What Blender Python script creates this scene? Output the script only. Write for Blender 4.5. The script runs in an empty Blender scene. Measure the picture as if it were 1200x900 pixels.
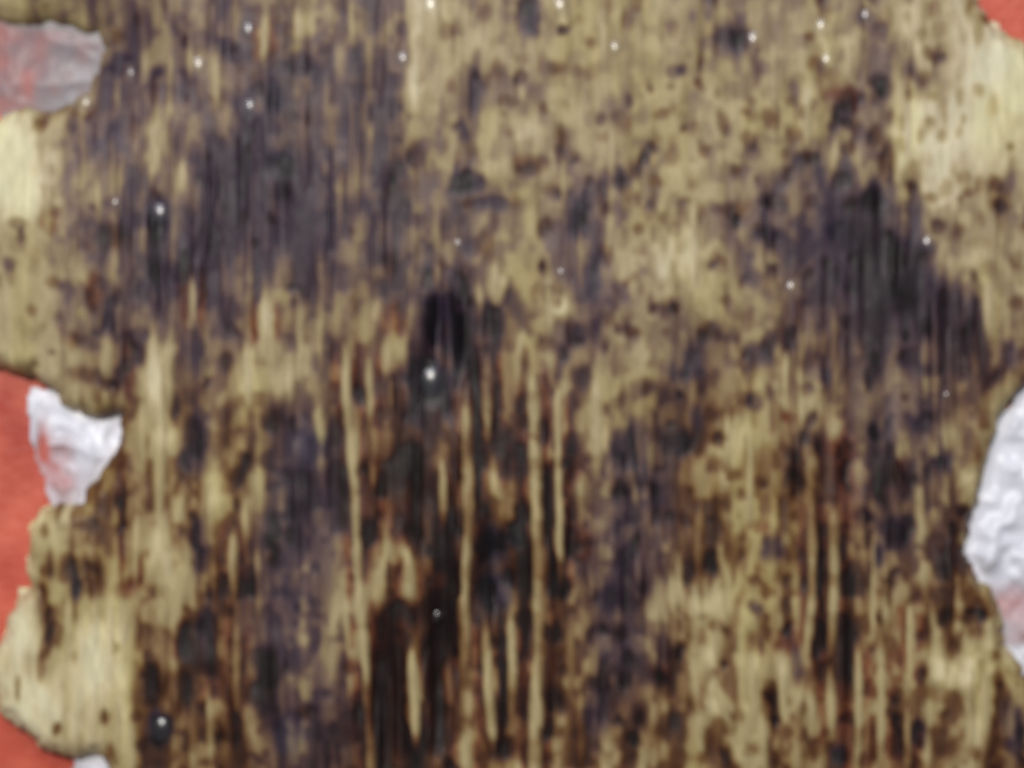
import bpy, math, random
import numpy as np

# ------------------------------------------------------------------ camera, light, exposure
# photo pixels (1200 x 900) lie 0.1 mm apart on the slab's upper face
PX = 0.0001
TOP = 0.0040                      # mean height of the slab's face above the table
scene = bpy.context.scene
C = scene.collection

cam_d = bpy.data.cameras.new('camera')
cam = bpy.data.objects.new('camera', cam_d)
C.objects.link(cam)
cam_d.lens = 85.0
cam_d.sensor_width = 36.0
CAM_DIST = 0.120 * 85.0 / 36.0
cam.location = (0, 0, TOP + CAM_DIST)
cam.rotation_euler = (0, 0, 0)
cam_d.clip_start = 0.005
cam_d.clip_end = 20.0
cam_d.dof.use_dof = True          # the phone misfocused: the whole face is soft
cam_d.dof.focus_distance = CAM_DIST * 0.90
cam_d.dof.aperture_fstop = 11.5
scene.camera = cam

world = bpy.data.worlds.new('World')
scene.world = world
world.use_nodes = True
bg = world.node_tree.nodes['Background']
bg.inputs[0].default_value = (0.80, 0.86, 1.0, 1)
bg.inputs[1].default_value = 0.18


def area(name, loc, target, size, energy, col):
    d = bpy.data.lights.new(name, 'AREA')
    d.shape = 'DISK'
    d.size = size
    d.energy = energy
    d.color = col
    o = bpy.data.objects.new(name, d)
    C.objects.link(o)
    o.location = loc
    v = np.array(target) - np.array(loc)
    from mathutils import Vector
    o.rotation_euler = Vector(v).to_track_quat('-Z', 'Y').to_euler()
    return o


area('ceiling_lamp', (-0.08, 0.23, 0.66), (0, 0, 0), 0.08, 3.1, (1.0, 0.95, 0.87))
area('sheen_light', (-0.12, 0.36, 0.50), (0, 0.02, 0), 0.40, 1.9, (0.88, 0.91, 1.0))  # unseen soft area light, added for the cool sheen along the top

vs = scene.view_settings
vs.view_transform = 'Standard'
vs.look = 'None'
vs.gamma = 1.0
vs.exposure = -0.1
scene.cycles.use_denoising = True

# ------------------------------------------------------------------ small numpy tools
rng = np.random.default_rng(7)
random.seed(7)


def make_noise(seed, n=64):
    r = np.random.default_rng(seed)
    return r.random((n, n)) * 2 - 1


def vnoise(x, y, sx, sy, seed):
    """smooth value noise, sx / sy = cell size"""
    lat = make_noise(seed)
    n = lat.shape[0]
    u = x / sx + 1000.37
    v = y / sy + 1000.71
    i = np.floor(u).astype(int); j = np.floor(v).astype(int)
    fu = u - i; fv = v - j
    fu = fu * fu * (3 - 2 * fu); fv = fv * fv * (3 - 2 * fv)
    a = lat[i % n, j % n]; b = lat[(i + 1) % n, j % n]
    c = lat[i % n, (j + 1) % n]; d = lat[(i + 1) % n, (j + 1) % n]
    return (a * (1 - fu) + b * fu) * (1 - fv) + (c * (1 - fu) + d * fu) * fv


def smooth(a, b, x):
    t = np.clip((x - a) / (b - a), 0, 1)
    return t * t * (3 - 2 * t)


def signed_dist(poly, X, Y):
    """distance inside a closed outline (positive inside)"""
    P = np.array(poly, float)
    Q = np.roll(P, -1, axis=0)
    best = np.full(X.shape, 1e9)
    inside = np.zeros(X.shape, bool)
    for (x0, y0), (x1, y1) in zip(P, Q):
        dx, dy = x1 - x0, y1 - y0
        t = np.clip(((X - x0) * dx + (Y - y0) * dy) / (dx * dx + dy * dy + 1e-9), 0, 1)
        best = np.minimum(best, np.hypot(X - x0 - t * dx, Y - y0 - t * dy))
        cond = ((y0 > Y) != (y1 > Y))
        with np.errstate(divide='ignore', invalid='ignore'):
            xi = (x1 - x0) * (Y - y0) / (y1 - y0 + 1e-12) + x0
        inside ^= cond & (X < xi)
    return np.where(inside, best, -best)


def world_xy(x, y):
    return (x - 600.0) * PX, (450.0 - y) * PX


# ------------------------------------------------------------------ outline of the slab (photo pixels)
OUTLINE = [(-20, -128), (120, -118), (330, -132), (560, -120), (800, -130), (980, -120), (1120, -126),
           (1132, -60), (1142, -20), (1152, 2), (1166, 18), (1182, 34), (1202, 44), (1228, 90), (1246, 160),
           (1252, 260), (1244, 360), (1228, 430), (1204, 458), (1190, 472), (1177, 492), (1166, 522), (1156, 560),
           (1150, 590), (1140, 614), (1135, 648), (1146, 672), (1164, 692), (1178, 720), (1188, 758), (1204, 792),
           (1230, 840), (1240, 900), (1232, 1000), (1225, 1030), (1000, 1024), (760, 1034), (500, 1022),
           (300, 1032), (150, 1024), (132, 960), (124, 903), (112, 888), (90, 892), (70, 889), (42, 876),
           (16, 856), (-2, 838), (-16, 800), (-10, 766), (2, 742), (14, 702), (30, 686), (25, 652), (29, 624),
           (42, 602), (68, 592), (92, 590), (95, 575), (112, 560), (130, 535), (137, 505), (140, 487),
           (116, 492), (92, 486), (70, 474), (54, 456), (36, 439), (2, 434), (-26, 426), (-44, 360), (-50, 280),
           (-40, 200), (-18, 146), (4, 130), (22, 122), (46, 126), (62, 120), (76, 114), (97, 104), (110, 80),
           (117, 52), (108, 37), (80, 31), (52, 23), (38, 29), (16, 26), (-6, 20), (-34, 10), (-52, -40)]

# rot map read off the slab: one digit for each 40 px, 0 = clean cream, 9 = black; light from the left is included as paleness
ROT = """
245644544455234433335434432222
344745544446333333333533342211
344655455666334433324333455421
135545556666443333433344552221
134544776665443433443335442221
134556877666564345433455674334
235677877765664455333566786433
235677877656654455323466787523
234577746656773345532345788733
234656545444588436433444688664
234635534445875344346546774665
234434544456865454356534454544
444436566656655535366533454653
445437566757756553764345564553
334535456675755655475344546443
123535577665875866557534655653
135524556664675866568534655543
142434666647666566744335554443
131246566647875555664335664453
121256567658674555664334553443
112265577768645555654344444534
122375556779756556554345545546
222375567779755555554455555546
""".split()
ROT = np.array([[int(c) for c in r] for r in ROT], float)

# single stains: x y rx ry strength, tint (p purple, b brown, r red brown, n blue black)
SPOTS = """
140 72 16 14 2 p;180 84 9 7 3 p;133 38 7 8 2 b;45 147 8 10 2 b;70 170 7 8 2 p;22 262 12 8 3 p;57 257 10 14 3 r
100 170 12 25 2 p;165 130 13 25 2 p;322 115 10 18 2 n;350 75 20 12 2 p;265 55 10 8 2 p;186 248 15 20 3 n
130 280 25 15 2 b;330 195 16 16 2 n;380 58 8 8 2 p;560 103 9 36 4 p;618 22 12 22 4 p;660 35 8 6 4 n
543 157 7 18 3 p;545 215 25 12 3 p;515 168 8 14 2 p;580 240 20 10 3 p;610 90 7 8 2.5 b;650 80 10 8 2.5 b
595 120 14 7 2 b;637 130 6 6 2 b;615 192 20 12 3 b;720 208 17 13 4 p;680 250 13 28 3 p;640 265 8 9 3 b
705 142 6 7 3 b;730 145 10 14 3 b;775 135 9 8 3 b;755 187 8 7 2.5 b;790 83 9 9 3 p;660 165 8 15 2 b
748 268 7 6 2.5 b;567 285 10 15 2 b;768 212 8 8 2 b;470 240 12 20 1.5 p;425 245 14 12 1.5 p;855 40 20 22 3 p
898 40 6 25 2 p;1018 25 14 13 3 p;950 42 7 6 2 b;1035 100 13 13 3.5 b;1065 110 6 8 3 b;1092 113 5 6 2 b
1105 68 5 5 3 b;990 115 18 14 3 r;985 135 12 15 2 p;1025 160 8 12 3 b;995 172 8 10 3 b;905 140 11 12 3 b
930 160 9 12 2.5 b;825 178 7 7 2.5 b;862 200 7 8 2.5 b;820 98 6 6 3 b;880 180 10 10 2 p;950 185 12 8 3 b
935 195 8 12 2 p;900 275 14 10 3 p;865 245 15 12 2.5 b;910 235 14 8 2 b;1025 235 14 18 2 p;980 272 15 12 1.5 n
1040 190 9 20 3 b;1068 220 7 8 3 b;1092 230 8 6 2.5 b;1135 226 7 7 3 b;1165 215 10 10 3 b;1170 232 14 20 1.5 b
1100 265 8 9 3.5 b;1163 125 8 14 1.5 b;1125 155 4 8 2 b;800 82 6 7 3 p;955 75 10 10 2 b;930 105 8 12 2 p
13 310 8 9 3 p;62 333 8 8 2.5 b;78 340 10 12 2 p;38 363 7 8 2.5 b;110 345 9 25 3 r;132 370 12 25 3 p
150 420 10 38 3.5 r;127 450 10 7 4 b;85 402 7 12 2 b;100 440 20 10 2.5 b;165 345 10 16 3 p;172 395 6 8 2 p
190 320 15 20 1 p;230 415 14 25 1.5 p;265 420 7 16 2.5 b;235 540 22 20 2.5 p;238 500 14 20 1.5 p;292 520 7 25 2.5 b
283 570 9 30 2 b;320 490 12 18 2 b;360 520 20 25 1 n;345 580 20 40 1 p;142 572 6 30 3 r;519 382 18 27 5.2 n
505 445 27 22 4.6 n;540 400 10 28 4.6 n;515 355 18 10 3.6 n;460 375 15 25 1.5 r;420 460 9 12 3 p;460 460 8 25 2.5 b
490 480 10 20 2 p;530 480 10 22 3 p;556 460 7 60 4 r;561 525 6 60 3.5 b;615 425 8 18 3.5 b;612 500 9 55 3 r
585 510 12 20 3 b;605 540 15 20 2 r;638 455 9 14 3 b;637 520 8 45 2.5 b;670 540 12 25 2.5 r;660 395 16 22 3 p
640 405 12 10 2 b;580 365 9 7 3 b;578 385 12 12 2 b;680 330 20 30 1.5 p;695 340 8 45 1.5 p;765 362 6 7 3 b
790 362 7 7 3 b;740 390 14 8 2.5 b;795 430 15 30 1.5 p;740 530 20 40 1 p;755 570 22 30 1 p;725 550 10 30 1.5 p
460 545 30 30 1.5 b;490 560 18 40 2 b;880 325 10 12 3 p;890 415 14 15 4 p;885 470 10 12 3.5 p;845 515 9 8 4 b
810 430 12 15 2 p;815 490 8 15 2.5 p;800 520 12 15 2 p;830 390 15 12 2 b;960 440 15 10 2 p;1060 495 25 14 3 p
1025 510 10 10 3 p;1108 540 12 14 4 p;1050 550 12 16 3.5 r;1075 565 6 7 2.5 b;930 565 12 15 4 b;870 580 7 8 3.5 b
990 560 14 55 2 r;975 525 14 14 2 r;925 490 10 8 2.5 r;1090 435 14 6 2 p;1185 415 10 15 2 p;1190 357 10 10 2.5 b
52 622 7 8 3 b;103 617 8 9 3.5 b;98 660 18 12 2.5 b;90 685 7 15 4 p;60 660 5 16 2.5 b;60 730 7 16 4 b
55 755 7 16 4 b;49 780 5 16 4 b;23 805 4 13 4 b;67 855 5 9 5 b;123 840 5 9 4.5 b;142 630 5 42 4.5 r
150 690 16 12 3 r;165 670 5 18 3 r;212 760 12 16 3.5 r;215 735 9 10 3 r;242 740 10 35 2.5 p;178 800 10 32 3 b
188 853 13 19 3.5 n;250 790 12 30 2.5 r;235 640 11 40 2.5 p;290 660 11 60 2.5 b;315 790 14 35 3 b;300 820 12 20 2.5 b
355 835 14 10 2 b;270 850 12 25 3 b;320 640 8 30 2.5 b;435 630 12 15 3 r;470 720 30 15 3 r;520 700 16 60 2.5 r
450 800 20 72 2.8 r;515 800 17 62 3 r;490 870 30 20 2.5 r;580 640 16 25 2.5 n;580 690 18 22 2.5 n;605 630 8 12 2 n
615 700 8 45 3.5 b;650 680 9 22 3 b;588 770 6 42 4 b;590 832 5 22 4 r;590 880 14 14 3 r;652 820 13 15 4 b
650 740 9 12 3 b;715 700 18 20 2 p;730 640 15 40 1.5 p;680 640 15 20 2 r;720 760 30 20 1 p;700 830 14 40 1.5 p
410 780 10 10 3 b;425 840 10 12 2 b;425 735 8 8 3 b;725 845 6 6 3 b;745 870 8 8 3 b;770 790 12 10 2 r
905 640 14 18 3 p;925 650 14 12 2.5 b;890 615 10 8 2 r;835 665 9 18 4 b;885 712 8 8 4.5 p;925 750 18 16 4 r
935 780 8 22 3.5 p;905 830 9 22 4 b;848 780 5 5 4 b;1050 625 22 18 3 p;1030 650 8 14 3 p;1075 695 10 12 3 b
960 750 9 36 4 r;995 755 9 36 4 r;960 670 5 32 4 r;995 690 6 32 4 b;1078 792 9 10 4 r;1087 745 9 16 3.5 b
1048 830 7 20 4 b;1020 870 8 25 3.5 b;1050 872 12 18 3 b;1077 860 8 22 3.5 p;985 885 10 12 3 p;1140 725 15 10 3 b
1115 650 10 20 2 b;1190 850 14 35 1.5 p;1060 745 6 18 2.5 b;862 720 6 20 2 b;1137 12 6 16 3 b;1146 38 6 18 3 b
430 520 8 40 2.5 b;445 590 9 40 2.5 r;472 610 20 30 2 r;520 620 12 40 2.5 r;565 610 7 60 3 b;345 700 16 60 1 p
380 640 14 70 1 p;340 860 16 30 1 n;215 640 6 30 2 b;160 740 5 24 2.5 b;640 600 6 40 3 b;665 640 7 30 2.5 r
1115 760 6 14 2 b;1012 690 5 30 2 b;1030 560 7 30 2.5 b;1130 600 8 12 2.5 b;1165 640 4 6 2 b;870 660 6 14 2 b
"""
# clean pale patches: x y rx ry strength
PALE = """
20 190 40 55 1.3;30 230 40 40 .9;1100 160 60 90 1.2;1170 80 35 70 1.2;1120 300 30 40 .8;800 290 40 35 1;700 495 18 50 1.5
1130 775 40 25 1.5;1110 790 30 20 1;850 510 25 25 1;830 730 25 50 .8;840 820 22 30 1;655 350 20 22 1.4;600 150 25 30 .5
510 30 16 35 1;488 95 9 32 1.5;660 25 6 18 2;968 45 8 34 1.8;309 45 6 26 1.5;213 208 10 18 1.4;945 140 10 36 1.2
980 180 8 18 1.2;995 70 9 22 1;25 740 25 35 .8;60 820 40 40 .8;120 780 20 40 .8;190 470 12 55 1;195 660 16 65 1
310 375 10 44 1.8;224 348 6 28 1.8;290 438 13 40 1;333 450 10 18 1;580 330 10 26 1.2;478 680 10 38 2.2;485 815 8 55 3
180 170 9 30 1;133 120 6 20 1.5;205 130 8 20 1;660 480 5 30 1;265 430 6 30 .6;1060 460 12 16 1;1020 480 14 18 .8
450 410 12 30 .8;640 360 16 16 .8;560 300 8 40 .8;400 100 8 40 .8;420 30 10 30 .8;250 90 8 30 1;760 820 20 24 1
1090 440 10 12 1.2;1085 410 9 14 1.2;1010 800 12 60 .8;300 810 10 40 1.2;940 690 12 60 .8;880 800 14 40 1;1100 830 20 20 .5
"""
# pale fibre strands that can be told apart: list of (x, y) points, width, paleness
STRANDS = [
    ([(549, 445), (548, 520), (549, 600), (543, 700), (547, 790), (545, 935)], 17, 2.7),
    ([(624, 440), (627, 540), (631, 640), (634, 760), (630, 800), (625, 935)], 19, 2.7),
    ([(653, 452), (654, 540), (657, 690)], 11, 3.2),
    ([(568, 722), (572, 800), (579, 885)], 14, 3.2),
    ([(598, 716), (601, 790), (598, 840)], 14, 3.2),
    ([(404, 400), (407, 480), (415, 570), (419, 660), (428, 780), (436, 925)], 13, 2.8),
    ([(432, 415), (434, 505)], 11, 3.0),
    ([(518, 538), (520, 620)], 12, 3.8),
    ([(478, 640), (482, 720)], 18, 2.2),
    ([(482, 758), (486, 820), (487, 880)], 14, 4.2),
    ([(457, 442), (459, 488)], 10, 3.0),
    ([(573, 412), (572, 505)], 17, 2.2),
    ([(577, 530), (580, 578)], 13, 2.5),
    ([(187, 415), (187, 520), (184, 610)], 20, 1.7),
    ([(195, 596), (193, 660), (190, 735)], 22, 1.8),
    ([(165, 470), (168, 560)], 13, 1.2),
    ([(310, 336), (312, 425)], 17, 2.2),
    ([(225, 318), (228, 380)], 11, 2.5),
    ([(288, 398), (292, 480)], 17, 1.8),
    ([(273, 615), (274, 705)], 13, 2.4),
    ([(277, 730), (278, 838)], 13, 2.2),
    ([(951, 590), (952, 680), (947, 768)], 13, 3.0),
    ([(977, 596), (978, 690), (973, 772)], 15, 3.0),
    ([(973, 778), (975, 872)], 14, 2.4),
    ([(1003, 745), (1007, 820), (1004, 915)], 12, 2.6),
    ([(1032, 765), (1034, 830), (1031, 900)], 12, 2.4),
    ([(1066, 706), (1067, 798)], 11, 2.4),
    ([(1063, 826), (1064, 915)], 12, 2.4),
    ([(949, 798), (950, 868)], 15, 1.7),
    ([(879, 764), (884, 845)], 18, 1.6),
    ([(810, 695), (814, 790), (822, 885)], 15, 1.4),
    ([(836, 790), (848, 830), (858, 862)], 15, 1.8),
    ([(892, 836), (896, 905)], 14, 1.6),
    ([(915, 770), (920, 850)], 12, 2.0),
    ([(845, 690), (846, 785)], 20, 0.9),
    ([(488, 55), (490, 130)], 13, 1.6),
    ([(510, -20), (509, 65)], 18, 1.4),
    ([(479, -30), (481, 42)], 10, 2.0),
    ([(309, 15), (310, 78)], 11, 2.2),
    ([(945, 102), (946, 176)], 14, 1.6),
    ([(980, 160), (979, 200)], 13, 1.8),
    ([(995, 48), (994, 96)], 14, 1.4),
    ([(580, 305), (579, 360)], 14, 1.4),
    ([(561, 322), (560, 384)], 11, 2.0),
    ([(660, 178), (661, 250)], 10, 1.4),
    ([(435, 140), (433, 210)], 10, 1.8),
    ([(432, 40), (433, 125)], 11, 1.8),
    ([(412, 0), (414, 60)], 11, 1.8),
    ([(180, 142), (177, 225)], 12, 1.8),
    ([(213, 190), (214, 228)], 15, 2.0),
    ([(134, 85), (135, 126)], 10, 2.0),
    ([(222, 36), (223, 96)], 11, 1.6),
    ([(252, 60), (253, 126)], 11, 1.6),
    ([(349, 5), (350, 48)], 18, 1.2),
    ([(115, 205), (117, 268)], 11, 1.6),
    ([(318, 205), (320, 255)], 10, 1.4),
    ([(1010, 600), (1014, 690)], 11, 1.6),
    ([(1092, 700), (1096, 770)], 12, 1.2),
    ([(960, 470), (961, 530)], 11, 1.0),
    ([(698, 445), (700, 560)], 20, 1.0),
    ([(679, 560), (682, 625)], 12, 1.8),
    ([(302, 640), (303, 730)], 10, 2.0),
    ([(330, 760), (331, 850)], 10, 1.6),
    ([(245, 800), (247, 900)], 11, 1.8),
    ([(225, 820), (226, 910)], 13, 1.6),
    ([(160, 600), (158, 690)], 11, 1.6),
    ([(80, 700), (84, 800)], 13, 0.9),
    ([(128, 700), (130, 810)], 16, 0.9),
    ([(110, 790), (112, 880)], 13, 0.7),
    ([(404, 690), (408, 760)], 12, 1.8),
    ([(668, 720), (670, 800)], 13, 1.4),
    ([(680, 810), (682, 905)], 11, 1.4),
]


def rows(txt):
    out = []
    for line in txt.strip().splitlines():
        for item in line.split(';'):
            out.append(item.split())
    return out


SPOTS = rows(SPOTS)
PALE = [tuple(float(v) for v in r) for r in rows(PALE)]

# ------------------------------------------------------------------ fields over the slab's grid
STEP = 2.5
gx = np.arange(-66, 1266 + STEP, STEP)
gy = np.arange(-146, 1046 + STEP, STEP)
GX, GY = np.meshgrid(gx, gy)              # rows run down the picture


def bump(X, Y, x, y, rx, ry, soft=0.55):
    r = np.sqrt(((X - x) / rx) ** 2 + ((Y - y) / ry) ** 2)
    return 1 - smooth(1 - soft, 1 + soft, r)


def add_local(F, X, Y, x, y, rx, ry, val):
    m = 2.4
    i0, i1 = np.searchsorted(gx, [x - rx * m - 12, x + rx * m + 12])
    j0, j1 = np.searchsorted(gy, [y - ry * m - 25, y + ry * m + 25])
    s = (slice(j0, j1), slice(i0, i1))
    ax = min(rx, 30.0); ay = min(ry, 40.0)
    b = bump(GX[s] + X[s] * ax * 0.40, GY[s] + Y[s] * ay * 0.45, x, y, rx, ry)
    F[s] += b * val
    return s, b


def rot_grid(X, Y):
    u = np.clip((X - 20) / 40, 0, 28.999)
    v = np.clip((Y - 20) / 40, 0, 21.999)
    i = np.floor(u).astype(int); j = np.floor(v).astype(int)
    fu = smooth(0, 1, u - i); fv = smooth(0, 1, v - j)
    return ((ROT[j, i] * (1 - fu) + ROT[j, i + 1] * fu) * (1 - fv)
            + (ROT[j + 1, i] * (1 - fu) + ROT[j + 1, i + 1] * fu) * fv)


dist = signed_dist(OUTLINE, GX, GY)
dist = dist + 4.0 * vnoise(GX, GY, 17, 19, 81) + 2.6 * vnoise(GX, GY, 7.5, 8.5, 82)

# ragged, lengthwise warp so that no stain has a clean outline
WX = 0.65 * vnoise(GX, GY, 16, 26, 1) + 0.5 * vnoise(GX, GY, 8, 13, 2)
WY = 0.65 * vnoise(GX, GY, 16, 34, 3) + 0.5 * vnoise(GX, GY, 9, 18, 4)
WX2 = GX + 12 * vnoise(GX, GY, 40, 60, 5) + 5 * vnoise(GX, GY, 15, 30, 6)
WY2 = GY + 34 * vnoise(GX, GY, 14, 120, 7) + 22 * vnoise(GX, GY, 8, 60, 8)

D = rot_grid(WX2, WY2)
streaky = 0.32 + 0.68 * np.clip(smooth(330, 520, GY) + smooth(620, 420, GX) * 0.8, 0, 1)
streak = (0.8 * vnoise(GX + 3 * vnoise(GX, GY, 60, 90, 9), GY, 14, 130, 10)
          + 0.75 * vnoise(GX, GY, 9, 95, 11) + 0.5 * vnoise(GX, GY, 24, 150, 12))
clean = smooth(1.2, 3.2, D)
D = D + streak * (0.25 + 1.0 * clean) * streaky * (1 + 0.3 * smooth(420, 560, GY))
mott = (vnoise(GX + 0.3 * GY, GY - 0.2 * GX, 19, 25, 41) + 0.8 * vnoise(GX, GY, 11, 15, 42)
        + 0.45 * vnoise(GX, GY, 7, 9, 43))
D = D + np.tanh(2.2 * mott) * (0.30 + (0.62 + 0.28 * smooth(380, 520, GY)) * smooth(2.2, 3.6, D) * (1 - 0.15 * smooth(6, 7.5, D)))
D = D + 1.6 * bump(WX2, WY2, 1015, 350, 80, 115, 0.6) + 1.6 * bump(WX2, WY2, 1115, 395, 75, 60, 0.7)
D = D + 0.8 * bump(WX2, WY2, 270, 270, 130, 90, 0.6) + 0.8 * bump(WX2, WY2, 745, 590, 40, 130, 0.6)
D = D + 0.55 * bump(WX2, WY2, 290, 120, 190, 110, 0.6) + 0.9 * bump(WX2, WY2, 1120, 450, 80, 60, 0.6)
D = D + 0.35 * smooth(450, 600, GY) * smooth(3.6, 5, D)
D = np.where(D > 6.8, 6.8 + 0.55 * (D - 6.8), D)
D = D + 0.4 * clean * vnoise(GX, GY, 17, 24, 13) 

warm = smooth(300, 560, GY + 60 * vnoise(GX, GY, 90, 160, 15))       # brown rot below, purple above with the wet sheen's cool tint put in
warm = np.clip(warm - 0.8 * bump(GX, GY, 355, 680, 60, 260) - 0.7 * bump(GX, GY, 735, 640, 55, 170)
               - 0.5 * bump(GX, GY, 1060, 560, 70, 110), 0, 1)
red = np.zeros_like(D)
navy = np.zeros_like(D)
for r in SPOTS:
    x, y, rx, ry, a = map(float, r[:5])
    s, b = add_local(D, WX, WY, x, y, rx, ry, a * 0.82)
    t = r[5]
    if t == 'b': warm[s] = np.maximum(warm[s], b * 0.85)
    if t == 'r': warm[s] = np.maximum(warm[s], b); red[s] = np.maximum(red[s], b)
    if t == 'p': warm[s] *= 1 - 0.75 * b
    if t == 'n': warm[s] *= 1 - b; navy[s] = np.maximum(navy[s], b)
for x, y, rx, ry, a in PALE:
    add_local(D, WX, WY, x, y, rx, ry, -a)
for pts, w, l in STRANDS:                 # darker red-brown gaps beside the strands that stand clear
    if l < 2.2: continue
    P = np.array(pts, float)
    for k in range(len(P) - 1):
        (x0, y0), (x1, y1) = P[k], P[k + 1]
        n = max(1, int((y1 - y0) / 45))
        for q in range(n):
            t = (q + 0.5) / n
            for sd in (-1, 1):
                sl, b = add_local(D, WX, WY, x0 + (x1 - x0) * t + sd * (w * 0.5 + 5), y0 + (y1 - y0) * t, 5.5,
                                  30, rng.uniform(0.4, 1.1))
                warm[sl] = np.maximum(warm[sl], b); red[sl] = np.maximum(red[sl], b)
for _ in range(430):                      # denser brown freckles on the right half
    x = rng.uniform(520, 1230); y = rng.uniform(-120, 1020)
    k = rng.uniform(4.5, 9)
    s, b = add_local(D, WX, WY, x, y, k, k * rng.uniform(0.8, 1.7), rng.uniform(0.9, 2.3))
    warm[s] = np.maximum(warm[s], b * 0.6)
# freckles too many to read one by one
for _ in range(420):
    x = rng.uniform(-40, 1240); y = rng.uniform(-120, 1020)
    k = rng.uniform(3.5, 8)
    s, b = add_local(D, WX, WY, x, y, k, k * rng.uniform(0.9, 2.6), rng.uniform(0.6, 2.0))
    warm[s] = np.maximum(warm[s], b * 0.5)
D = np.clip(D - 0.55 * smooth(40, 0, dist), 0, 9.3)


def srgb(c):
    c = np.array(c, float) / 255
    return np.where(c <= 0.04045, c / 12.92, ((c + 0.055) / 1.055) ** 2.4)


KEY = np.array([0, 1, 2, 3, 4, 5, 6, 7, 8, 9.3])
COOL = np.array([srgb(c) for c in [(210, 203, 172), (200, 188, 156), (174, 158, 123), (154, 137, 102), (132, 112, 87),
                                   (108, 87, 77), (84, 65, 66), (61, 47, 58), (40, 29, 40), (16, 9, 14)]])  # cool rot colours, with some bluish wet sheen put into them
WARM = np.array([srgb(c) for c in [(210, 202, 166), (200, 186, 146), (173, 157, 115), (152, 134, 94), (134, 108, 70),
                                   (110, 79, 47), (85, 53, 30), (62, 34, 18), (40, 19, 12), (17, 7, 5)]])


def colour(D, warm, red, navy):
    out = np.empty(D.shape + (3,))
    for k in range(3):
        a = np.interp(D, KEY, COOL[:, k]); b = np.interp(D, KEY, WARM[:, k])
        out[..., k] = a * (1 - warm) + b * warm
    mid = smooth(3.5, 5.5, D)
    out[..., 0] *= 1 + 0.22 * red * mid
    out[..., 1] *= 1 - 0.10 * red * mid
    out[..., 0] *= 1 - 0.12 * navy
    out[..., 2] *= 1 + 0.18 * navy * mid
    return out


yel = 0.5 + 0.5 * vnoise(GX, GY, 45, 110, 21)
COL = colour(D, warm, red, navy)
COL[..., 2] *= 1 - 0.15 * smooth(0.45, 0.9, yel)          # yellower tissue here and there

# ------------------------------------------------------------------ relief
SINK = 26.0
prof = np.sqrt(np.clip(1 - (1 - np.clip(dist, 0, SINK) / SINK) ** 2, 0, 1))
Z = TOP * (0.16 + 0.84 * prof)
Z += 0.00060 * bump(GX, GY, 0, 270, 70, 170, 0.8) + 0.00050 * bump(GX, GY, 40, 760, 80, 150, 0.8)
ridge = (0.55 * vnoise(GX, GY, 9, 110, 31) + 0.45 * vnoise(GX, GY, 16, 160, 32)
         + 0.15 * vnoise(GX, GY, 7, 60, 33))
lump = 0.5 * vnoise(GX, GY, 34, 48, 34) + 0.25 * vnoise(GX, GY, 18, 24, 35)
inn = smooth(0, 22, dist)
Z += inn * (0.00024 * ridge * (0.6 + 0.6 * streaky) + 0.00026 * lump - 0.000030 * np.clip(D - 4, -2, 5))
Z += 0.00030 * vnoise(GX, GY, 210, 260, 37) * inn
Z -= inn * 0.00110 * bump(GX, GY, 520, 395, 17, 42, 0.7)       # the pit
Z -= inn * 0.00070 * (bump(GX, GY, 452, 810, 20, 75, 0.7) + bump(GX, GY, 518, 790, 18, 75, 0.7)
                      + bump(GX, GY, 582, 665, 16, 50, 0.7))
Z *= 1 - 0.6 * bump(GX, GY, 85, 70, 95, 75, 0.7)            # thin, worn corner
Z = np.where(dist < 0, 0.0002, np.maximum(Z, 0.0008))


DROPS = [(506, 447, 19), (189, 854, 14), (187, 251, 14), (291, 36, 12), (232, 77, 13), (293, 126, 11), (506, 8, 14), (658, 8, 15),
         (722, 57, 11), (473, 70, 11), (885, 47, 13), (965, 32, 13), (971, 72, 12), (1017, 19, 11), (929, 338, 11), (1090, 286, 12),
         (537, 286, 7), (658, 320, 7), (134, 239, 9), (96, 120, 10), (512, 722, 6), (1111, 464, 6), (150, 84, 7)]
for x, y, a in DROPS:                     # each droplet sits in a smooth seat
    b = bump(GX, GY, x, y, a * 1.3, a * 1.4, 0.35)
    Z = Z * (1 - b) + b * (Z * b).sum() / b.sum()


def sample(F, x, y):
    u = np.clip((np.asarray(x, float) - gx[0]) / STEP, 0, len(gx) - 1.001)
    v = np.clip((np.asarray(y, float) - gy[0]) / STEP, 0, len(gy) - 1.001)
    i = u.astype(int); j = v.astype(int); fu = u - i; fv = v - j
    if F.ndim == 3:
        fu = fu[..., None]; fv = fv[..., None]
    return ((F[j, i] * (1 - fu) + F[j, i + 1] * fu) * (1 - fv) + (F[j + 1, i] * (1 - fu) + F[j + 1, i + 1] * fu) * fv)


# ------------------------------------------------------------------ materials
def new_mat(name):
    m = bpy.data.materials.new(name)
    m.use_nodes = True
    return m, m.node_tree, m.node_tree.nodes['Principled BSDF']


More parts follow.
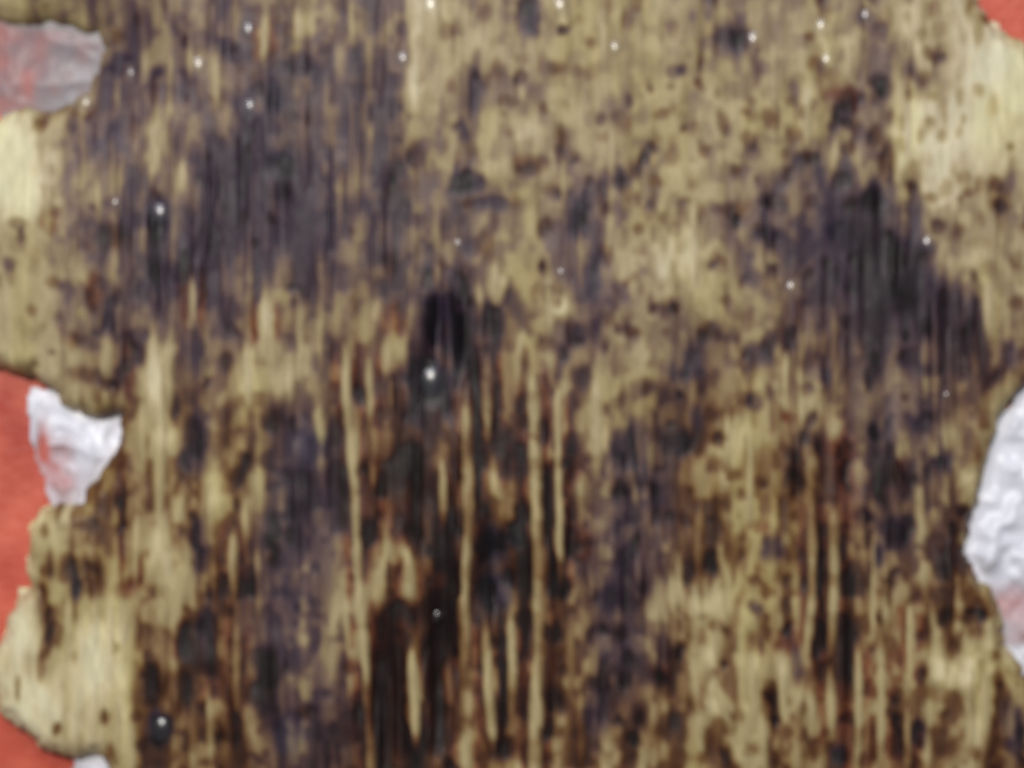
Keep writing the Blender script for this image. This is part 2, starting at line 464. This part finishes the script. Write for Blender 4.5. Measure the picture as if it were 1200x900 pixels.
def plant_material(name, rough_lo, rough_hi, bump_strength):
    m, nt, p = new_mat(name)
    N, L = nt.nodes, nt.links
    att = N.new('ShaderNodeAttribute'); att.attribute_name = 'stain'
    tc = N.new('ShaderNodeTexCoord')
    mp = N.new('ShaderNodeMapping'); mp.inputs['Scale'].default_value = (1500, 300, 300)
    L.new(tc.outputs['Object'], mp.inputs['Vector'])
    n1 = N.new('ShaderNodeTexNoise'); n1.inputs['Scale'].default_value = 1.0
    n1.inputs['Detail'].default_value = 4.0; n1.inputs['Roughness'].default_value = 0.6
    L.new(mp.outputs[0], n1.inputs['Vector'])
    hsv = N.new('ShaderNodeHueSaturation')
    mr = N.new('ShaderNodeMapRange')
    mr.inputs['From Min'].default_value = 0.3; mr.inputs['From Max'].default_value = 0.7
    mr.inputs['To Min'].default_value = 0.84; mr.inputs['To Max'].default_value = 1.16
    L.new(n1.outputs['Fac'], mr.inputs['Value'])
    L.new(mr.outputs[0], hsv.inputs['Value'])
    L.new(att.outputs['Color'], hsv.inputs['Color'])
    L.new(hsv.outputs[0], p.inputs['Base Color'])
    rr = N.new('ShaderNodeMapRange')              # rotten tissue is wetter
    rr.inputs['From Min'].default_value = 0.2; rr.inputs['From Max'].default_value = 0.85
    rr.inputs['To Min'].default_value = rough_hi; rr.inputs['To Max'].default_value = rough_lo
    L.new(att.outputs['Alpha'], rr.inputs['Value'])
    L.new(rr.outputs[0], p.inputs['Roughness'])
    p.inputs['IOR'].default_value = 1.33
    p.inputs['Subsurface Weight'].default_value = 0.0
    bp = N.new('ShaderNodeBump'); bp.inputs['Strength'].default_value = bump_strength
    bp.inputs['Distance'].default_value = 0.0003
    n2 = N.new('ShaderNodeTexNoise'); n2.inputs['Scale'].default_value = 1.0; n2.inputs['Detail'].default_value = 3.0
    mp2 = N.new('ShaderNodeMapping'); mp2.inputs['Scale'].default_value = (1500, 420, 420)
    L.new(tc.outputs['Object'], mp2.inputs['Vector']); L.new(mp2.outputs[0], n2.inputs['Vector'])
    L.new(n2.outputs['Fac'], bp.inputs['Height'])
    L.new(bp.outputs[0], p.inputs['Normal'])
    return m


MAT_SLAB = plant_material('rotten_plant_tissue', 0.44, 0.55, 0.22)
MAT_FIBER = plant_material('plant_fiber', 0.46, 0.55, 0.2)

m, nt, p = new_mat('red_painted_table')
N, L = nt.nodes, nt.links
tc = N.new('ShaderNodeTexCoord')
n1 = N.new('ShaderNodeTexNoise'); n1.inputs['Scale'].default_value = 130; n1.inputs['Detail'].default_value = 6
L.new(tc.outputs['Object'], n1.inputs['Vector'])
cr = N.new('ShaderNodeValToRGB')
cr.color_ramp.elements[0].position = 0.32; cr.color_ramp.elements[0].color = (*srgb((170, 54, 36)), 1)
cr.color_ramp.elements[1].position = 0.68; cr.color_ramp.elements[1].color = (*srgb((214, 104, 78)), 1)
L.new(n1.outputs['Fac'], cr.inputs[0]); L.new(cr.outputs[0], p.inputs['Base Color'])
n2 = N.new('ShaderNodeTexNoise'); n2.inputs['Scale'].default_value = 900; n2.inputs['Detail'].default_value = 3
L.new(tc.outputs['Object'], n2.inputs['Vector'])
bp = N.new('ShaderNodeBump'); bp.inputs['Strength'].default_value = 0.25; bp.inputs['Distance'].default_value = 0.0003
L.new(n2.outputs['Fac'], bp.inputs['Height']); L.new(bp.outputs[0], p.inputs['Normal'])
p.inputs['Roughness'].default_value = 0.42
MAT_TABLE = m


def film_material(name, col):
    """thin plastic: where it lies in one layer the table shows through"""
    m, nt, p = new_mat(name)
    N, L = nt.nodes, nt.links
    att = N.new('ShaderNodeAttribute'); att.attribute_name = 'stain'
    L.new(att.outputs['Alpha'], p.inputs['Alpha'])
    p.inputs['Base Color'].default_value = (*col, 1)
    p.inputs['Roughness'].default_value = 0.38
    return m


MAT_FILM = film_material('thin_white_film', (0.86, 0.86, 0.93))
MAT_FLUFF = film_material('wadded_white_film', (0.76, 0.77, 0.84))
MAT_GREY = film_material('limp_grey_film', (0.34, 0.32, 0.34))

m, nt, p = new_mat('water')
N, L = nt.nodes, nt.links
tr = N.new('ShaderNodeBsdfTransparent'); gl = N.new('ShaderNodeBsdfGlossy'); gl.inputs['Roughness'].default_value = 0.27
mx = N.new('ShaderNodeMixShader')
mx.inputs[0].default_value = 0.08; L.new(tr.outputs[0], mx.inputs[1]); L.new(gl.outputs[0], mx.inputs[2])
L.new(mx.outputs[0], N['Material Output'].inputs['Surface'])
MAT_WATER = m


def mesh_object(name, verts, faces, mat, parent=None, cols=None, alpha=None, smooth_shade=True):
    me = bpy.data.meshes.new(name)
    me.from_pydata([tuple(v) for v in verts], [], [tuple(f) for f in faces])
    me.materials.append(mat)
    if smooth_shade:
        me.polygons.foreach_set('use_smooth', np.ones(len(me.polygons), bool))
    if cols is not None:
        a = me.attributes.new('stain', 'FLOAT_COLOR', 'POINT')
        buf = np.concatenate([np.asarray(cols).reshape(-1, 3), np.asarray(alpha).reshape(-1, 1)], 1).astype(np.float32)
        a.data.foreach_set('color', buf.ravel())
    me.update()
    o = bpy.data.objects.new(name, me)
    C.objects.link(o)
    if parent is not None:
        o.parent = parent
    return o


def tag(o, label, cat, group=None):
    o['label'] = label
    o['category'] = cat
    if group:
        o['group'] = group
    return o


# ------------------------------------------------------------------ the table
tv, tf = [], []
s = 0.45
for (x, y) in ((-s, -s), (s, -s), (s, s), (-s, s)):
    tv += [(x, y, 0.0), (x, y, -0.02)]
tf = [(0, 2, 4, 6), (7, 5, 3, 1), (0, 1, 3, 2), (2, 3, 5, 4), (4, 5, 7, 6), (6, 7, 1, 0)]
table = mesh_object('tabletop', tv, tf, MAT_TABLE, smooth_shade=False)
table['kind'] = 'structure'

# ------------------------------------------------------------------ the rotten slab
root = bpy.data.objects.new('rotten_stalk', None)
C.objects.link(root)
root.empty_display_size = 0.02
tag(root, 'fibrous tan plant stalk mottled with dark purple-brown rot, ragged along its sides', 'plant piece')

ny, nx = GX.shape
keep = dist > -STEP * 1.6
cell = keep[:-1, :-1] & keep[1:, :-1] & keep[:-1, 1:] & keep[1:, 1:]
idx = np.arange(nx * ny).reshape(ny, nx)
q = np.stack([idx[:-1, :-1], idx[1:, :-1], idx[1:, 1:], idx[:-1, 1:]], -1)[cell]
used = np.zeros(nx * ny, bool); used[q.ravel()] = True
remap = np.cumsum(used) - 1
wx, wy = world_xy(GX, GY)
V = np.stack([wx, wy, Z], -1).reshape(-1, 3)[used]
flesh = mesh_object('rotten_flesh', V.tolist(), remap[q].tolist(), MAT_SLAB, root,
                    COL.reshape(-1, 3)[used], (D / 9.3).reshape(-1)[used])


def make_fiber(points, width, lift, high=0.24, wob=1.0):
    P = np.array(points, float)
    L = np.concatenate([[0], np.cumsum(np.hypot(*np.diff(P, axis=0).T))])
    n = max(6, int(L[-1] / 7))
    t = np.linspace(0, L[-1], n)
    cx = np.interp(t, L, P[:, 0]); cy = np.interp(t, L, P[:, 1])
    ker = np.array([1, 2, 3, 2, 1]) / 9
    if n > 10:
        cx[2:-2] = np.convolve(cx, ker, 'valid')
    sd = rng.integers(1, 9999)
    cx = cx + wob * (1.6 * vnoise(cy, cy * 0, 34, 10, sd) + 0.8 * vnoise(cy, cy * 0, 13, 10, sd + 1))
    e = np.clip(np.minimum(t, L[-1] - t) / (width * 1.6 + 6), 0, 1)
    w = width * 0.5 * (0.12 + 0.88 * np.sqrt(e)) * (1 + 0.22 * vnoise(cy, cy * 0, 25, 10, sd + 2))
    ang = np.array([-1.0, -0.6, 0.0, 0.6, 1.0])
    hh = np.array([-0.35, 0.45, 1.0, 0.45, -0.35])
    verts, cols, al = [], [], []
    zc = sample(Z, cx, cy)
    for k in range(n):
        xs = cx[k] + ang * w[k]
        ys = np.full(5, cy[k])
        zs = np.minimum(sample(Z, xs, ys), zc[k] + 0.00025) * 0.5 + zc[k] * 0.5
        zs = zs + hh * high * 2 * w[k] * PX * (0.25 + 0.75 * e[k])
        dd = sample(D, xs, ys)
        lf = lift * (0.35 + 0.65 * e[k]) * np.array([0.55, 0.95, 1.0, 0.95, 0.55])
        dd = np.clip(dd - lf, np.minimum(dd, 2.1), 9.3)
        cc = colour(dd, sample(warm, xs, ys), sample(red, xs, ys) * 0.5, sample(navy, xs, ys) * 0.6)
        X_, Y_ = world_xy(xs, ys)
        for a in range(5):
            verts.append((X_[a], Y_[a], zs[a]))
        cols.append(cc); al.append(dd / 9.3)
    faces = []
    for k in range(n - 1):
        for a in range(4):
            i = k * 5 + a
            faces.append((i, i + 5, i + 6, i + 1))
    return mesh_object('fiber', verts, faces, MAT_FIBER, root, np.array(cols), np.array(al))


for pts, w, l in STRANDS:
    make_fiber(pts, w * 0.92, l * 1.05, wob=0.4)
made = 0
tries = 0
while made < 222 and tries < 4000:
    tries += 1
    x = rng.uniform(0, 1200); y = rng.uniform(-60, 960)
    ln = rng.uniform(45, 170)
    if y < 420 and 540 < x < 880 and rng.random() < 0.85: continue
    if y < 330 and x > 860 and rng.random() < 0.8: continue
    if x < 90 and rng.random() < 0.7: continue
    if min(sample(dist, [x, x, x], [y, y + ln / 2, y + ln])) < 20: continue
    if any(abs(x - px) < 9 and y < p1 and y + ln > p0 for px, p0, p1 in
           [(q_[0][0][0], q_[0][0][1], q_[0][-1][1]) for q_ in STRANDS]): continue
    dr = rng.uniform(-0.03, 0.03)
    make_fiber([(x, y), (x + dr * ln * 0.5, y + ln * 0.5), (x + dr * ln, y + ln)],
               rng.uniform(8, 15), rng.choice([-0.5, -0.3, 0.5, 0.9, 1.3, 1.7]), 0.20)
    made += 1

# ------------------------------------------------------------------ scraps of white film
def scrap(name, outline, height, rim, seed, mat, cell_size, label, opacity, step=3.0, lumpy=False):
    P = np.array(outline, float)
    x0, y0 = P.min(0) - 4; x1, y1 = P.max(0) + 4
    xs = np.arange(x0, x1 + step, step); ys = np.arange(y0, y1 + step, step)
    X, Y = np.meshgrid(xs, ys)
    d = signed_dist(outline, X, Y) + 3 * vnoise(X, Y, 12, 12, seed + 5)
    f1 = 1 - np.abs(vnoise(X, Y, cell_size, cell_size * 1.3, seed))
    f2 = 1 - np.abs(vnoise(X + 0.5 * Y, Y - 0.4 * X, cell_size * 0.5, cell_size * 0.7, seed + 1))
    if lumpy:
        f1 = 0.5 + 0.5 * vnoise(X, Y, 24, 26, seed); f2 = 0.5 + 0.5 * vnoise(X, Y, 12, 13, seed + 1)
        d = d + 6 * vnoise(X, Y, 16, 18, seed + 3)
    z = 0.0004 + height * (0.62 * f1 ** 2 + 0.38 * f2 ** 2) * smooth(-2, rim, d)
    # never stands up through the slab's rim
    under = signed_dist(OUTLINE, X, Y)
    z = np.where(under > 0, np.minimum(z, 0.0007 + 0 * z), z)
    z = z * (1 - 0.75 * smooth(-16, 0, under)) + 0.0005 * smooth(-16, 0, under)
    keep = d > -step
    c = keep[:-1, :-1] & keep[1:, :-1] & keep[:-1, 1:] & keep[1:, 1:]
    ny, nx = X.shape
    idx = np.arange(nx * ny).reshape(ny, nx)
    q = np.stack([idx[:-1, :-1], idx[1:, :-1], idx[1:, 1:], idx[:-1, 1:]], -1)[c]
    used = np.zeros(nx * ny, bool); used[q.ravel()] = True
    rm = np.cumsum(used) - 1
    wx, wy = world_xy(X, Y)
    V = np.stack([wx, wy, z], -1).reshape(-1, 3)[used]
    op = np.clip(opacity(X, Y) + 0.18 * vnoise(X, Y, 16, 16, seed + 9), 0.03, 1).reshape(-1)[used]
    o = mesh_object(name, V.tolist(), rm[q].tolist(), mat, None, np.ones((len(V), 3)), op)
    so = o.modifiers.new('thickness', 'SOLIDIFY'); so.thickness = 0.00012; so.offset = -1
    return tag(o, label, 'scrap', 'film scraps under the plant stalk')


scrap('film_scrap', [(30, 452), (44, 456), (60, 462), (90, 478), (150, 480), (150, 520), (120, 575), (98, 600), (70, 604),
                     (52, 592), (48, 560), (34, 540), (30, 500), (26, 470)], 0.0018, 18, 301, MAT_FILM, 34,
      'shiny white crumpled film scrap beside the notch in the stalk, on red table',
      lambda X, Y: 1.0 - 0.75 * bump(X, Y, 62, 560, 34, 55, 0.8) - 0.5 * bump(X, Y, 42, 510, 10, 40, 0.8))
scrap('film_scrap', [(1215, 452), (1196, 466), (1178, 490), (1166, 520), (1158, 560), (1150, 590), (1138, 616), (1136, 650),
                     (1148, 678), (1166, 700), (1172, 728), (1180, 762), (1206, 790), (1252, 770), (1262, 660), (1275, 560), (1262, 480), (1240, 446)],
      0.0026, 22, 332, MAT_FLUFF, 44, 'wadded lumpy white film scrap, bulkiest one, against the stalk edge',
      lambda X, Y: 1.05 - 0.72 * smooth(655, 700, Y) * smooth(1145, 1170, X) * smooth(775, 752, Y), lumpy=True)
scrap('film_scrap', [(-20, 8), (60, 4), (130, 6), (176, 24), (186, 60), (172, 104), (130, 136), (80, 142), (30, 140), (-6, 134), (-28, 90), (-30, 40)],
      0.0005, 20, 371, MAT_GREY, 40, 'limp greyish film scrap lying in the pinkish corner notch of the stalk',
      lambda X, Y: 0.22 + 0.30 * smooth(10, 110, X + 0.15 * Y))
scrap('film_scrap', [(84, 893), (100, 888), (128, 890), (136, 920), (120, 960), (92, 956), (76, 926)],
      0.0022, 12, 391, MAT_FILM, 26, 'small whitish film scrap below the clean cream lobe of the stalk', lambda X, Y: 0.8 + 0 * X)
# ------------------------------------------------------------------ droplets of moisture that catch the lamp
dm = {}


def drop_mesh(a):
    R = a * 2.2
    cap = math.sqrt(R * R - a * a)
    verts = [(0, 0, (R - cap) * PX)]
    faces = []
    nr, ns = 7, 20
    for i in range(1, nr + 1):
        r = a * i / nr
        z = math.sqrt(max(R * R - r * r, 0)) - cap
        for k in range(ns):
            t = 2 * math.pi * k / ns
            verts.append((r * math.cos(t) * PX, r * math.sin(t) * 1.15 * PX, z * PX))
    for k in range(ns):
        faces.append((0, 1 + k, 1 + (k + 1) % ns))
    for i in range(nr - 1):
        for k in range(ns):
            b = 1 + i * ns; c = b + ns; k2 = (k + 1) % ns
            faces.append((b + k, c + k, c + k2, b + k2))
    base = 1 + (nr - 1) * ns
    bot = len(verts)
    for k in range(ns):
        v = verts[base + k]; verts.append((v[0] * 0.9, v[1] * 0.9, -6 * PX))
    for k in range(ns):
        k2 = (k + 1) % ns
        faces.append((base + k, bot + k, bot + k2, base + k2))
    faces.append(tuple(bot + ns - 1 - k for k in range(ns)))
    return verts, faces


for x, y, a in DROPS:
    a = a * 0.85
    if a not in dm:
        v, f = drop_mesh(a)
        o = mesh_object('water_droplet', v, f, MAT_WATER)
        dm[a] = o.data
    else:
        o = bpy.data.objects.new('water_droplet', dm[a]); C.objects.link(o)
    X_, Y_ = world_xy(x, y)
    zz = float(np.max(sample(Z, [x, x - a * .5, x + a * .5, x, x], [y, y, y, y - a * .5, y + a * .5])))
    o.location = (X_, Y_, zz + 0.00004)
    lab = {(506, 447): 'largest moisture droplet, glinting in the black pit at the middle of the stalk',
           (189, 854): 'moisture droplet on a blue-black spot beside the clean cream lobe'}.get((x, y))
    tag(o, lab or 'tiny clear moisture droplet glinting on the streaked, speckled face of the stalk', 'droplet', 'moisture droplets on the plant stalk')
